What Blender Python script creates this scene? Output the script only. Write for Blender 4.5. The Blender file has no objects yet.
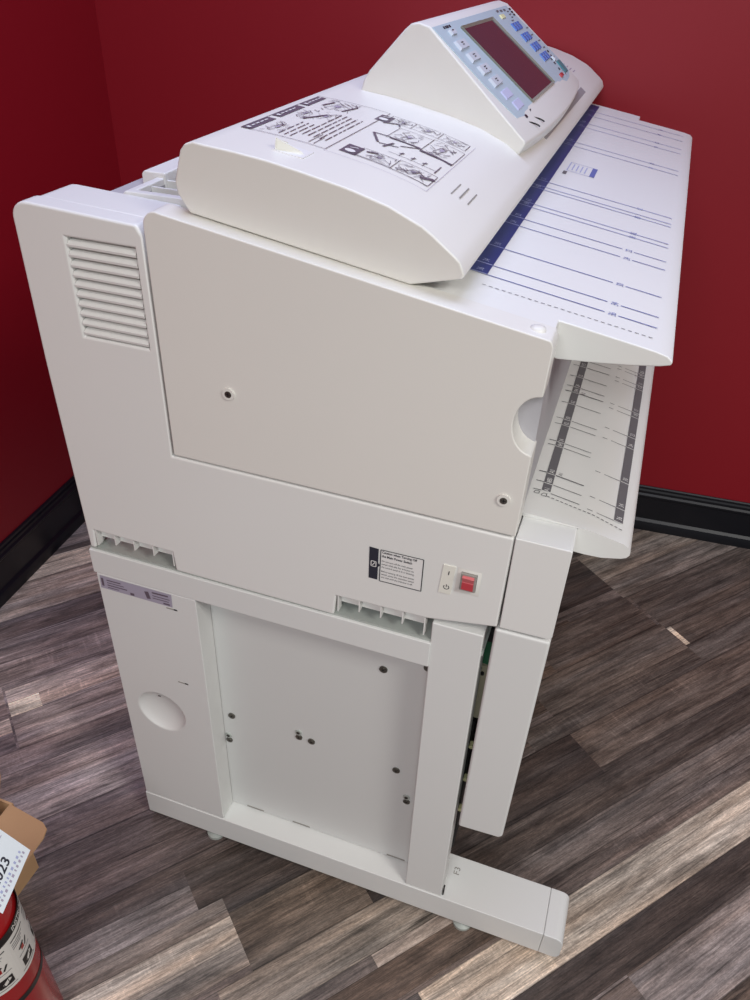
import bpy, bmesh, math, random
from mathutils import Matrix, Vector

random.seed(7)
SC = bpy.context.scene
COL = SC.collection
ZO = 0.72                      # floor to the bottom edge of the upper machine body

# ------------------------------------------------------------------ materials
def lin(c):
    return tuple(((v / 255) / 12.92 if v / 255 <= 0.04045 else ((v / 255 + 0.055) / 1.055) ** 2.4) for v in c)

def mat(name, rgb, rough=0.5, metal=0.0, spec=0.5, noise=0.0, nscale=60.0, bump=0.0, bscale=400.0, emit=0.0, alpha=1.0, trans=0.0):
    m = bpy.data.materials.new(name)
    m.use_nodes = True
    nt = m.node_tree
    b = nt.nodes['Principled BSDF']
    c = (*lin(rgb), 1)
    b.inputs['Base Color'].default_value = c
    b.inputs['Roughness'].default_value = rough
    b.inputs['Metallic'].default_value = metal
    b.inputs['Specular IOR Level'].default_value = spec
    if alpha < 1: b.inputs['Alpha'].default_value = alpha
    if trans: b.inputs['Transmission Weight'].default_value = trans
    tc = nt.nodes.new('ShaderNodeTexCoord')
    if noise:
        n = nt.nodes.new('ShaderNodeTexNoise'); n.inputs['Scale'].default_value = nscale; n.inputs['Detail'].default_value = 4
        mx = nt.nodes.new('ShaderNodeMix'); mx.data_type = 'RGBA'
        mx.inputs['A'].default_value = tuple(v * (1 - noise) for v in c[:3]) + (1,)
        mx.inputs['B'].default_value = tuple(min(1, v * (1 + noise)) for v in c[:3]) + (1,)
        nt.links.new(tc.outputs['Object'], n.inputs['Vector'])
        nt.links.new(n.outputs['Fac'], mx.inputs['Factor'])
        nt.links.new(mx.outputs['Result'], b.inputs['Base Color'])
    if bump:
        n2 = nt.nodes.new('ShaderNodeTexNoise'); n2.inputs['Scale'].default_value = bscale; n2.inputs['Detail'].default_value = 2
        bp = nt.nodes.new('ShaderNodeBump'); bp.inputs['Strength'].default_value = bump; bp.inputs['Distance'].default_value = 0.001
        nt.links.new(tc.outputs['Object'], n2.inputs['Vector'])
        nt.links.new(n2.outputs['Fac'], bp.inputs['Height'])
        nt.links.new(bp.outputs['Normal'], b.inputs['Normal'])
    return m

M = dict(
    putty=mat('putty_plastic', (224, 222, 215), 0.42, noise=0.012, nscale=9, bump=0.05),
    white=mat('white_plastic', (225, 225, 221), 0.4, noise=0.01, nscale=8, bump=0.04),
    stand=mat('stand_enamel', (218, 219, 216), 0.4, noise=0.01, nscale=6, bump=0.04),
    panel=mat('recessed_enamel', (209, 210, 207), 0.45, noise=0.01, nscale=6),
    inner=mat('inner_plastic', (176, 174, 178), 0.5),
    steel=mat('zinc_steel', (176, 182, 176), 0.4, metal=0.2, noise=0.05, nscale=30),
    screw=mat('screw_metal', (120, 118, 112), 0.3, metal=0.9),
    dark=mat('dark_plastic', (28, 28, 30), 0.5),
    slot=mat('slot_grey', (150, 148, 150), 0.5),
    groove=mat('groove_grey', (142, 139, 132), 0.6),
    bluestrip=mat('navy_strip', (36, 52, 116), 0.4),
    blueink=mat('blue_ink', (98, 110, 168), 0.5),
    paleink=mat('pale_blue_ink', (168, 173, 205), 0.5),
    greyink=mat('grey_ink', (104, 103, 106), 0.5),
    lineink=mat('line_ink', (112, 110, 112), 0.5),
    plumink=mat('plum_ink', (98, 86, 98), 0.5),
    plumpale=mat('pale_plum_ink', (170, 160, 176), 0.5),
    film=mat('label_film', (226, 225, 222), 0.4),
    label=mat('label_cream', (228, 227, 216), 0.45),
    navy=mat('label_navy', (40, 42, 54), 0.45),
    rating=mat('rating_label', (166, 160, 176), 0.4),
    red=mat('rocker_red', (176, 58, 66), 0.3),
    redpale=mat('rocker_red_light', (214, 112, 116), 0.3),
    bezel=mat('switch_bezel', (150, 146, 140), 0.35),
    face=mat('faceplate_blue_grey', (178, 196, 204), 0.4),
    lcd=mat('display_glass', (58, 44, 60), 0.08, spec=0.9),
    lcdframe=mat('display_frame', (140, 140, 128), 0.4),
    key=mat('grey_key', (196, 202, 208), 0.4),
    keypale=mat('lilac_key', (192, 196, 222), 0.4),
    keyblue=mat('blue_key', (70, 112, 184), 0.35),
    keygreen=mat('green_key', (70, 130, 136), 0.35),
    keyyellow=mat('yellow_key', (224, 222, 170), 0.4),
    ink=mat('dark_ink', (40, 42, 50), 0.5),
    pcb=mat('green_board', (40, 104, 72), 0.4),
    brass=mat('beige_bracket', (180, 174, 150), 0.4),
    trim=mat('black_trim_paint', (13, 15, 22), 0.32, noise=0.1, nscale=3),
    card=mat('cardboard', (190, 152, 112), 0.8, noise=0.05, nscale=30, bump=0.2),
    cardin=mat('cardboard_inside', (178, 142, 104), 0.8, noise=0.05, nscale=30),
    extred=mat('extinguisher_red', (150, 22, 24), 0.25, spec=0.6),
    extlabel=mat('extinguisher_label', (218, 214, 206), 0.4, noise=0.02),
    black=mat('black_print', (18, 18, 18), 0.4),
    tag=mat('tag_card', (226, 232, 232), 0.5),
    chrome=mat('chrome', (200, 200, 200), 0.2, metal=1.0),
    string=mat('string', (200, 196, 180), 0.8),
)

def film_mat():
    m = bpy.data.materials.new('clear_film'); m.use_nodes = True
    b = m.node_tree.nodes['Principled BSDF']
    b.inputs['Base Color'].default_value = (0.85, 0.87, 0.9, 1)
    b.inputs['Roughness'].default_value = 0.12
    b.inputs['Alpha'].default_value = 0.5
    b.inputs['Specular IOR Level'].default_value = 0.9
    return m
M['wrap'] = film_mat()

def wall_mat():
    m = mat('red_wall_paint', (142, 11, 27), 0.5, spec=0.5, noise=0.03, nscale=2.5, bump=0.12, bscale=220)
    return m
M['wall'] = wall_mat()

def floor_mat():
    m = bpy.data.materials.new('rustic_vinyl_planks'); m.use_nodes = True
    nt = m.node_tree; N = nt.nodes; L = nt.links
    b = N['Principled BSDF']
    tone = N.new('ShaderNodeAttribute'); tone.attribute_name = 'tone'
    seed = N.new('ShaderNodeAttribute'); seed.attribute_name = 'seed'
    uv = N.new('ShaderNodeUVMap'); uv.uv_map = 'UVMap'
    comb = N.new('ShaderNodeCombineXYZ')
    L.new(seed.outputs['Fac'], comb.inputs['Z'])
    add = N.new('ShaderNodeVectorMath'); add.operation = 'ADD'
    L.new(uv.outputs['UV'], add.inputs[0]); L.new(comb.outputs['Vector'], add.inputs[1])
    def noise(sx, sy, detail, rough=0.6, dist=0.0):
        mp = N.new('ShaderNodeMapping'); mp.inputs['Scale'].default_value = (sx, sy, 1)
        n = N.new('ShaderNodeTexNoise'); n.inputs['Scale'].default_value = 1; n.inputs['Detail'].default_value = detail
        n.inputs['Roughness'].default_value = rough; n.inputs['Distortion'].default_value = dist
        L.new(add.outputs['Vector'], mp.inputs['Vector']); L.new(mp.outputs['Vector'], n.inputs['Vector'])
        return n.outputs['Fac']
    def ramp(f, a, bb, lo, hi):
        r = N.new('ShaderNodeMapRange'); r.inputs['From Min'].default_value = a; r.inputs['From Max'].default_value = bb
        r.inputs['To Min'].default_value = lo; r.inputs['To Max'].default_value = hi
        L.new(f, r.inputs['Value']); return r.outputs['Result']
    def mul(a, c):
        n = N.new('ShaderNodeMath'); n.operation = 'MULTIPLY'; L.new(a, n.inputs[0]); L.new(c, n.inputs[1]); return n.outputs[0]
    grain = ramp(noise(3.0, 70, 9, 0.8, 0.5), 0.34, 0.66, 0.30, 1.85)      # long streaks
    fine = ramp(noise(22, 420, 5, 0.75), 0.32, 0.68, 0.62, 1.38)          # fine fibres
    blotch = ramp(noise(5, 16, 6, 0.7, 0.6), 0.33, 0.67, 0.55, 1.5)      # weathered patches
    speck = ramp(noise(160, 380, 3, 0.7), 0.33, 0.67, 0.8, 1.2)           # speckle
    saw = ramp(noise(110, 12, 3, 0.6), 0.54, 0.7, 0.0, 0.35)               # cross saw marks
    crack = ramp(noise(2.6, 150, 5, 0.6, 0.8), 0.30, 0.37, 0.3, 1.0)      # dark cracks
    e2 = N.new('ShaderNodeUVMap'); e2.uv_map = 'EdgeMap'
    sep = N.new('ShaderNodeSeparateXYZ'); L.new(e2.outputs['UV'], sep.inputs[0])
    def edge(sock, d):
        a = N.new('ShaderNodeMath'); a.operation = 'PINGPONG'; a.inputs[1].default_value = 0.5; L.new(sock, a.inputs[0])
        return ramp(a.outputs[0], d * .35, d, 0.45, 1.0)
    wob = N.new('ShaderNodeMath'); wob.operation = 'MULTIPLY_ADD'; wob.inputs[1].default_value = .035; wob.inputs[2].default_value = -.017
    L.new(noise(14, 3, 4, 0.6), wob.inputs[0])
    sy = N.new('ShaderNodeMath'); sy.operation = 'ADD'; L.new(sep.outputs['Y'], sy.inputs[0]); L.new(wob.outputs[0], sy.inputs[1])
    seam = edge(sy.outputs[0], .022)
    crack = mul(mul(crack, seam), speck)
    gate = ramp(noise(1.4, 3.0, 2, 0.5), 0.52, 0.62, 0.0, 1.0)
    sg = mul(saw, gate)
    one = N.new('ShaderNodeMath'); one.operation = 'ADD'; one.inputs[1].default_value = 1.0; L.new(sg, one.inputs[0]); saw = one.outputs[0]
    f = mul(mul(mul(mul(grain, fine), blotch), saw), crack)
    vm = N.new('ShaderNodeVectorMath'); vm.operation = 'SCALE'
    L.new(tone.outputs['Color'], vm.inputs[0]); L.new(f, vm.inputs['Scale'])
    # a warm / cool drift along the boards
    hue = ramp(noise(1.7, 26, 3, 0.5), 0.35, 0.65, 0.0, 1.0)
    mx = N.new('ShaderNodeMix'); mx.data_type = 'RGBA'; mx.blend_type = 'MULTIPLY'
    mx.inputs['B'].default_value = (1.1, 0.99, 0.9, 1)
    L.new(hue, mx.inputs['Factor']); L.new(vm.outputs['Vector'], mx.inputs['A'])
    L.new(mx.outputs['Result'], b.inputs['Base Color'])
    b.inputs['Roughness'].default_value = 0.5
    b.inputs['Specular IOR Level'].default_value = 0.4
    bp = N.new('ShaderNodeBump'); bp.inputs['Strength'].default_value = 0.25; bp.inputs['Distance'].default_value = 0.002
    L.new(mul(grain, fine), bp.inputs['Height']); L.new(bp.outputs['Normal'], b.inputs['Normal'])
    return m
M['floor'] = floor_mat()

# ------------------------------------------------------------------ mesh builder
class MB:
    def __init__(self):
        self.v = []; self.f = []; self.fm = []; self.mats = []
    def mi(self, m):
        if m not in self.mats: self.mats.append(m)
        return self.mats.index(m)
    def poly(self, pts, m):
        i = len(self.v); self.v += [tuple(p) for p in pts]
        self.f.append(tuple(range(i, i + len(pts)))); self.fm.append(self.mi(m))
    def mesh(self, verts, faces, m):
        i = len(self.v); k = self.mi(m); self.v += [tuple(p) for p in verts]
        for f in faces:
            self.f.append(tuple(a + i for a in f)); self.fm.append(k)
    def box(self, x0, x1, y0, y1, z0, z1, m):
        vs = [(x, y, z) for z in (z0, z1) for y in (y0, y1) for x in (x0, x1)]
        self.mesh(vs, [(0, 2, 3, 1), (4, 5, 7, 6), (0, 1, 5, 4), (2, 6, 7, 3), (0, 4, 6, 2), (1, 3, 7, 5)], m)
    def prism(self, prof, y0, y1, m):          # profile in (x, z), swept along y
        n = len(prof)
        vs = [(x, y0, z) for x, z in prof] + [(x, y1, z) for x, z in prof]
        fs = [tuple(range(n)), tuple(range(2 * n - 1, n - 1, -1))]
        fs += [(i, i + n, (i + 1) % n + n, (i + 1) % n) for i in range(n)]
        self.mesh(vs, fs, m)
    def prism_yz(self, prof, x0, x1, m):       # profile in (y, z), swept along x
        n = len(prof)
        vs = [(x0, y, z) for y, z in prof] + [(x1, y, z) for y, z in prof]
        fs = [tuple(range(n)), tuple(range(2 * n - 1, n - 1, -1))]
        fs += [(i, i + n, (i + 1) % n + n, (i + 1) % n) for i in range(n)]
        self.mesh(vs, fs, m)
    def loft(self, rings, m, caps=True, closed=True):
        n = len(rings[0]); vs = [p for r in rings for p in r]; fs = []
        for k in range(len(rings) - 1):
            for i in range(n if closed else n - 1):
                j = (i + 1) % n
                fs.append((k * n + i, k * n + j, (k + 1) * n + j, (k + 1) * n + i))
        if caps:
            fs.append(tuple(range(n - 1, -1, -1))); fs.append(tuple(range((len(rings) - 1) * n, len(rings) * n)))
        self.mesh(vs, fs, m)
    def lathe(self, prof, c, m, seg=40, a0=0.0, a1=2 * math.pi):
        full = abs(a1 - a0 - 2 * math.pi) < 1e-6
        k = seg if full else seg + 1
        rings = []
        for r, z in prof:
            rings.append([(c[0] + r * math.cos(a0 + (a1 - a0) * i / seg), c[1] + r * math.sin(a0 + (a1 - a0) * i / seg), c[2] + z) for i in range(k)])
        self.loft(rings, m, caps=full, closed=full)
    def cyl_y(self, x, z, y0, y1, r, m, seg=16):
        rings = [[(x + r * math.cos(2 * math.pi * i / seg), y, z + r * math.sin(2 * math.pi * i / seg)) for i in range(seg)] for y in (y0, y1)]
        self.loft(rings, m)
    def tube(self, pts, r, m, seg=8):
        rings = []
        for i, p in enumerate(pts):
            p = Vector(p)
            t = (Vector(pts[min(i + 1, len(pts) - 1)]) - Vector(pts[max(i - 1, 0)])).normalized()
            a = t.cross(Vector((0, 0, 1)) if abs(t.z) < .9 else Vector((1, 0, 0))).normalized(); b = t.cross(a)
            rings.append([tuple(p + a * r * math.cos(2 * math.pi * k / seg) + b * r * math.sin(2 * math.pi * k / seg)) for k in range(seg)])
        self.loft(rings, m)
    def flat(self, pts2, fn, m):               # 2-D polygon laid on a surface by fn(a, b)
        self.poly([fn(a, b) for a, b in pts2], m)
    def line(self, a, b, w, fn, m, n=1):       # a stroke on a surface
        (x0, y0), (x1, y1) = a, b
        l = math.hypot(x1 - x0, y1 - y0) or 1e-9
        px, py = -(y1 - y0) / l * w / 2, (x1 - x0) / l * w / 2
        for i in range(n):
            s, t = i / n, (i + 1) / n
            ax, ay = x0 + (x1 - x0) * s, y0 + (y1 - y0) * s; bx, by = x0 + (x1 - x0) * t, y0 + (y1 - y0) * t
            self.flat([(ax - px, ay - py), (bx - px, by - py), (bx + px, by + py), (ax + px, ay + py)], fn, m)
    def text(self, s, size, fn, m, align='LEFT', sx=1.0, bold=0.0):
        cu = bpy.data.curves.new('text', 'FONT'); cu.body = s; cu.size = size; cu.align_x = align; cu.resolution_u = 3
        cu.offset = bold
        o = bpy.data.objects.new('text', cu); COL.objects.link(o)
        dg = bpy.context.evaluated_depsgraph_get(); ev = o.evaluated_get(dg); me = ev.to_mesh()
        self.mesh([fn(v.co.x * sx, v.co.y) for v in me.vertices], [tuple(p.vertices) for p in me.polygons], m)
        ev.to_mesh_clear(); bpy.data.objects.remove(o); bpy.data.curves.remove(cu)
    def raw(self, name):
        me = bpy.data.meshes.new(name)
        me.from_pydata(self.v, [], self.f)
        for m in self.mats: me.materials.append(m)
        for p, k in zip(me.polygons, self.fm): p.material_index = k
        bm = bmesh.new(); bm.from_mesh(me)
        bmesh.ops.remove_doubles(bm, verts=bm.verts, dist=1e-6)
        if getattr(self, 'solid', True): bmesh.ops.recalc_face_normals(bm, faces=bm.faces)
        bm.to_mesh(me); bm.free()
        return me
    def build(self, name, parent=None, bevel=0.0, seg=3, smooth=None, cut=None, up=ZO, angle=40):
        root = parent
        while root is not None and root.parent is not None: root = root.parent
        off = Vector((0, 0, up)) - (Vector(root.location) if root is not None else Vector((0, 0, 0)))
        me = self.raw(name)
        o = bpy.data.objects.new(name, me); COL.objects.link(o)
        if cut is not None:
            cm = cut.raw('cutter'); co = bpy.data.objects.new('cutter', cm); COL.objects.link(co)
            md = o.modifiers.new('cut', 'BOOLEAN'); md.object = co; md.operation = 'DIFFERENCE'; md.solver = 'EXACT'
            dg = bpy.context.evaluated_depsgraph_get(); dg.update()
            nm = bpy.data.meshes.new_from_object(o.evaluated_get(dg), depsgraph=dg)
            o.modifiers.clear(); o.data = nm; nm.name = name
            bpy.data.objects.remove(co); bpy.data.meshes.remove(cm); bpy.data.meshes.remove(me); me = nm
        me.transform(Matrix.Translation(off))
        if parent is not None: o.parent = parent
        if smooth is not None:
            for p in me.polygons: p.use_smooth = True
            me.set_sharp_from_angle(angle=math.radians(smooth))
        if bevel:
            for p in me.polygons: p.use_smooth = True
            if smooth is None: me.set_sharp_from_angle(angle=math.radians(35))
            bv = o.modifiers.new('bevel', 'BEVEL'); bv.width = bevel; bv.segments = seg; bv.limit_method = 'ANGLE'
            bv.angle_limit = math.radians(angle); bv.harden_normals = True
        return o

def empty(name, loc, label, cat, group=None):
    o = bpy.data.objects.new(name, None); COL.objects.link(o); o.location = loc
    o['label'] = label; o['category'] = cat
    if group: o['group'] = group
    bpy.context.view_layer.update()
    return o

def arc(cx, cz, rx, rz, a0, a1, n=8):
    return [(cx + rx * math.cos(math.radians(a0 + (a1 - a0) * i / n)), cz + rz * math.sin(math.radians(a0 + (a1 - a0) * i / n))) for i in range(n + 1)]

# ------------------------------------------------------------------ room
def struct(o, kind='structure'):
    o['kind'] = kind; return o

# left wall runs almost along y, back wall almost along x; they meet behind the machine
LA, LB = Vector((-0.693, 0.379)), Vector((-0.714, 0.754))
BA, BB = Vector((0.859, 1.374)), Vector((1.859, 1.452))
ld, bd = (LB - LA).normalized(), (BB - BA).normalized()
den = ld.x * bd.y - ld.y * bd.x
tt = ((BA.x - LA.x) * bd.y - (BA.y - LA.y) * bd.x) / den
CO = LA + ld * tt                                     # corner of the shoe mouldings on the floor
ln, bn = Vector((ld.y, -ld.x)), Vector((bd.y, -bd.x))  # into the room
if ln.x < 0: ln = -ln
if bn.y > 0: bn = -bn

def wall(name, a, b, n, h=2.75, th=0.1):
    mb = MB()
    p = [a, b, b - n * th, a - n * th]
    mb.loft([[(q.x, q.y, 0) for q in p], [(q.x, q.y, h) for q in p]], M['wall'])
    return struct(mb.build(name, up=0))
SH = 0.022
W1 = CO - ld * 3.2; W2 = CO + bd * 3.6
cw = CO - ln * SH - bn * SH
wall('wall_left', W1 - ln * SH, cw, ln)
wall('wall_back', cw, W2 - bn * SH, bn)

prof = [(0, 0), (SH, 0), (SH, .018), (SH - .004, .03), (SH - .011, .037), (.011, .038), (.011, .112), (.0135, .116), (.0135, .122), (.0085, .127), (.0085, .135), (.006, .140), (.006, .147), (.003, .150), (0, .150)]
def skirting(name, a, b, n, mitre_end, mitre_dir):
    mb = MB()
    rings = []
    for e, q in (('a', a), ('b', b)):
        ring = []
        for d, z in prof:
            p = q + n * d
            if e == mitre_end: p = p + mitre_dir * d
            ring.append((p.x, p.y, z))
        rings.append(ring)
    mb.loft(rings, M['trim'])
    return struct(mb.build(name, up=0, smooth=25))
skirting('baseboard_left', W1 - ln * SH, cw, ln, 'b', bn)
skirting('baseboard_back', cw, W2 - bn * SH, bn, 'a', ln)

# floor: boards at 49 degrees, each board printed with narrower strips
PA = math.radians(49.4)
pd, pn = Vector((math.cos(PA), math.sin(PA))), Vector((-math.sin(PA), math.cos(PA)))
DK, MD, GR, BG, LT, UM = (62, 52, 48), (92, 79, 73), (116, 104, 100), (140, 124, 112), (168, 152, 134), (86, 69, 58)
PU = (124, 109, 109)
def build_floor():
    verts, faces, tones, seeds, uvs, uve = [], [], [], [], [], []
    rnd = random.Random(21)
    over = [(.395, .44, -.20, -.132, (205, 186, 160)), (-.19, -.12, 1.362, 1.377, (190, 170, 145)),
                                                  # strips the photo shows plainly: v0, v1, u0, u1, tone
        (-.632, -.542, .30, 1.7, (158, 142, 124)), (-.70, -.632, .2, 1.6, DK), (-.542, -.50, .5, 1.7, MD),
        (-.317, -.262, -.35, .066, (150, 134, 118)), (-.262, -.225, -.3, .066, (104, 92, 84)), (-.36, -.317, -.4, .066, (126, 112, 100)),
        (-.372, -.257, .066, .31, (92, 78, 66)), (-.372, -.257, .31, .9, DK), (-.45, -.372, .0, .5, (112, 100, 88)), (-.257, -.14, .02, .5, (66, 56, 52)),
        (.35, .395, -.9, -.205, (186, 166, 150)), (.297, .35, -.9, -.205, (118, 104, 104)), (.395, .44, -.9, -.205, (120, 104, 102)), (.44, .50, -.9, -.205, (150, 134, 128)), (.297, .40, -.2, .35, (150, 134, 128)), (.40, .48, -.2, .35, (164, 144, 132)), (.48, .572, -.4, .4, (132, 116, 112)), (.572, .65, -.6, .6, (120, 104, 100)), (.65, .72, -.6, .6, (96, 82, 80)), (.72, .85, -.6, .6, (150, 130, 116)), (.85, .93, -.6, .6, (190, 166, 140)),  # left strips: own board tones, raised in colour for the brighter light there
        (.02, .10, -.6, .25, (108, 95, 97)), (.10, .19, -.6, .25, (156, 141, 138)), (.19, .24, -.6, .25, (140, 125, 122)), (.24, .297, -.6, .25, (126, 112, 110)),
        (-.12, .02, -.5, .3, (84, 72, 72)), (-.17, -.12, -.4, .3, (70, 60, 58)), (-.225, -.17, -.4, .1, (110, 98, 94)),
        (.06, .20, 1.0, 1.345, DK), (.10, .22, 1.345, 2.0, (118, 106, 94)), (.02, .1, 1.345, 2.0, (110, 100, 92)), (.03, .06, 1.0, 1.345, MD),
        (-.10, .02, 1.0, 1.35, (84, 70, 62)), (-.2, -.1, .9, 1.36, (90, 78, 70)), (-.257, -.2, .8, 1.36, (78, 68, 62)), (-.257, .02, 1.36, 2.2, (84, 72, 64)),
        (-.36, -.257, .6, 1.8, (92, 76, 66)), (-.44, -.36, .5, 1.8, (72, 62, 57)), (-.50, -.44, .5, 1.8, (94, 82, 76)),
        (.297, .572, 1.0, 2.0, (132, 120, 108)),
    ]
    def strip(v0, v1, u0, u1, tone):
        i = len(verts)
        for u, v in ((u0, v0), (u1, v0), (u1, v1), (u0, v1)):
            p = pd * u + pn * v; verts.append((p.x, p.y, 0)); uvs.append((u, v)); uve.append(((u - u0) / (u1 - u0), (v - v0) / (v1 - v0)))
        faces.append((i, i + 1, i + 2, i + 3)); tones.append(tone); seeds.append(rnd.uniform(0, 40))
    cells = []
    W = .277; k0 = -8
    for k in range(k0, 11):
        v0 = .02 + W * k
        cuts = sorted([0, 1] + [rnd.uniform(.2, .45), rnd.uniform(.55, .85)])
        off = rnd.uniform(0, 1.37)
        js = [off + 1.37 * j - 4.2 for j in range(7)]
        for a, b in zip(js, js[1:]):
            for c0, c1 in zip(cuts, cuts[1:]):
                u = a
                while u < b - 1e-6:
                    e = min(b, u + rnd.uniform(.35, .95))
                    if b - e < .12: e = b
                    cells.append((v0 + W * c0, v0 + W * c1, u, e, rnd.choice([DK, MD, MD, MD, UM, UM, GR, GR, PU, BG])))
                    u = e
    # carve overrides out of the random cells
    def sub(c, o):
        v0, v1, u0, u1, t = c; a0, a1, b0, b1, _ = o
        if a1 <= v0 or a0 >= v1 or b1 <= u0 or b0 >= u1: return [c]
        out = []
        if a0 > v0: out.append((v0, a0, u0, u1, t))
        if a1 < v1: out.append((a1, v1, u0, u1, t))
        m0, m1 = max(v0, a0), min(v1, a1)
        if b0 > u0: out.append((m0, m1, u0, b0, t))
        if b1 < u1: out.append((m0, m1, b1, u1, t))
        return out
    done = []
    for o in over:
        cells = [d for c in cells for d in sub(c, o)]
    kept = []
    for o in over:
        parts = [o]
        for q in kept: parts = [d for c in parts for d in sub(c, q)]
        kept += parts
    for c in cells + kept:
        if c[1] - c[0] > 1e-5 and c[3] - c[2] > 1e-5: strip(*c)
    me = bpy.data.meshes.new('floor'); me.from_pydata(verts, [], faces)
    me.attributes.new('tone', 'FLOAT_COLOR', 'FACE'); me.attributes.new('seed', 'FLOAT', 'FACE')
    a, s = me.attributes['tone'], me.attributes['seed']
    for i, t in enumerate(tones):
        g = sum(t) / 3; t = [min(255, (c * .62 + g * .38) * 1.12) for c in t]
        a.data[i].color = (*lin(t), 1)
        s.data[i].value = seeds[i]
    u = me.uv_layers.new(name='UVMap')
    me.uv_layers.new(name='EdgeMap'); u = me.uv_layers['UVMap']; u2 = me.uv_layers['EdgeMap']
    for lp in me.loops:
        u.data[lp.index].uv = uvs[lp.vertex_index]; u2.data[lp.index].uv = uve[lp.vertex_index]
    # keep only the boards inside the walls
    bm = bmesh.new(); bm.from_mesh(me)
    for co, n in ((cw, ln), (cw, bn)):
        g = list(bm.verts) + list(bm.edges) + list(bm.faces)
        bmesh.ops.bisect_plane(bm, geom=g, plane_co=(co.x - n.x * .05, co.y - n.y * .05, 0), plane_no=(-n.x, -n.y, 0), clear_outer=True)
    for co, n in (((3.0, 0, 0), (1, 0, 0)), ((0, -2.2, 0), (0, -1, 0))):
        g = list(bm.verts) + list(bm.edges) + list(bm.faces)
        bmesh.ops.bisect_plane(bm, geom=g, plane_co=co, plane_no=n, clear_outer=True)
    bm.to_mesh(me); bm.free()
    me.materials.append(M['floor'])
    o = bpy.data.objects.new('floor', me); COL.objects.link(o)
    return struct(o)
build_floor()

# ------------------------------------------------------------------ the wide-format printer
PR = empty('wide_format_printer', (.3, .65, 0), 'large putty-white wide-format printer with scanner and tilted control panel on its stand', 'printer')
YW = 1.295                                            # far side of the machine
SL = lambda x: .511 - .1545 * (x - .184)              # sloping top of the body
SCX = [.205, .219, .228, .27, .309, .347, .4, .442, .481, .517]
SCZ = [.541, .577, .582, .5785, .574, .5675, .557, .5455, .529, .5025]
def ST(x):
    for (a, b), (c, d) in zip(zip(SCX, SCZ), zip(SCX[1:], SCZ[1:])):
        if x <= c: return b + (d - b) * (x - a) / (c - a)
    return SCZ[-1]

# core body behind the side covers
b = MB(); b.prism([(.082, .0), (.600, .0), (.6, .045), (.615, .06), (.615, .398), (.60, SL(.60) - .055), (.205, SL(.205) - .02), (.203, .4395), (.082, .4395)], .052, YW - .01, M['inner'])
b.build('main_body', PR, bevel=.003)

# near side cover: an L with two lift notches along its lower edge
L = [(.004, -.002), (.014, -.002), (.017, .0325), (.147, .031), (.1495, -.003), (.396, -.004), (.3995, .032), (.527, .036), (.618, .053), (.620, .1985), (.1695, .2005), (.1695, .486)]
L += [(.163, .4955)] + arc(.022, .482, .0225, .0205, 88, 175, 7) + [(-.001, .30)]
cut = MB(); cut.box(.068, .158, -.02, .0125, .349, .4695, M['white'])
b = MB(); b.prism(L, 0, .03, M['white'])
sc = b.build('side_cover', PR, bevel=.0035, cut=cut)
b = MB()
for i in range(10):
    z = .3505 + i * .0119
    b.prism_yz([(.0122, z), (.0006, z + .0012), (.0, z + .004), (.0035, z + .0072), (.0122, z + .0085)], .0685, .1575, M['white'])
b.build('vent_grille', sc, smooth=50)
for x0, x1, zt in ((.0175, .1475, .032), (.401, .525, .0335)):     # inner flange and ribs of the lift notches
    b = MB(); b.box(x0, x1, .013, .0165, .0135, zt + .004, M['white']); fl = b.build('notch_flange', sc)
    for k in range(5):
        x = x0 + (x1 - x0 - .0016) * k / 4
        b = MB(); b.box(x, x + .0016, .0015, .0132, .004 if k in (0, 4) else .0135, zt + .003, M['white']); b.build('notch_rib', sc)

F0 = lambda x, z, y=-.0006: (x, y, z)
# caution label
b = MB()
b.poly([F0(x, z) for x, z in [(.444, .134), (.4565, .1335), (.4565, .082), (.4445, .082)]], M['navy'])
b.poly([F0(x, z) for x, z in [(.4595, .1335), (.5155, .1345), (.5155, .082), (.4595, .0815)]], M['film'])
for p, q in (((.4595, .1335), (.5155, .1345)), ((.5155, .1345), (.5155, .082)), ((.5155, .082), (.4595, .0815)), ((.4595, .0815), (.4595, .1335))):
    b.line(p, q, .0012, lambda x, z: F0(x, z, -.001), M['ink'])
b.poly([F0(x, z, -.001) for x, z in [(.4565, .111), (.4593, .1075), (.4565, .104)]], M['navy'])
for p, q in (((.4472, .112), (.4538, .112)), ((.4538, .112), (.4538, .1035)), ((.4538, .1035), (.4472, .1035)), ((.4472, .1035), (.4472, .112)), ((.4488, .105), (.4525, .1105))):
    b.line(p, q, .0011, lambda x, z: F0(x, z, -.001), M['film'])
for i, (s, sz, bo) in enumerate((('Caution when Turning Off', .0052, .00012), ('the Main Power Switch', .0052, .00012), ('Do not turn off the main power', .0039, 0), ('switch while the Fax indicator on', .0039, 0), ('the control panel is lit or blinking.', .0039, 0), ('Before turning off the main power', .0039, 0), ('switch, press the operation switch', .0039, 0), ('and wait until the indicator is off.', .0039, 0))):
    z = (.1285, .1222, .1145, .1096, .1047, .0975, .0926, .0877)[i]
    b.text(s, sz, lambda x, y, z=z: (.4612 + x, -.001, z + y), M['ink'], sx=.82, bold=bo)
b.solid = False
b.build('caution_label', sc)
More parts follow.
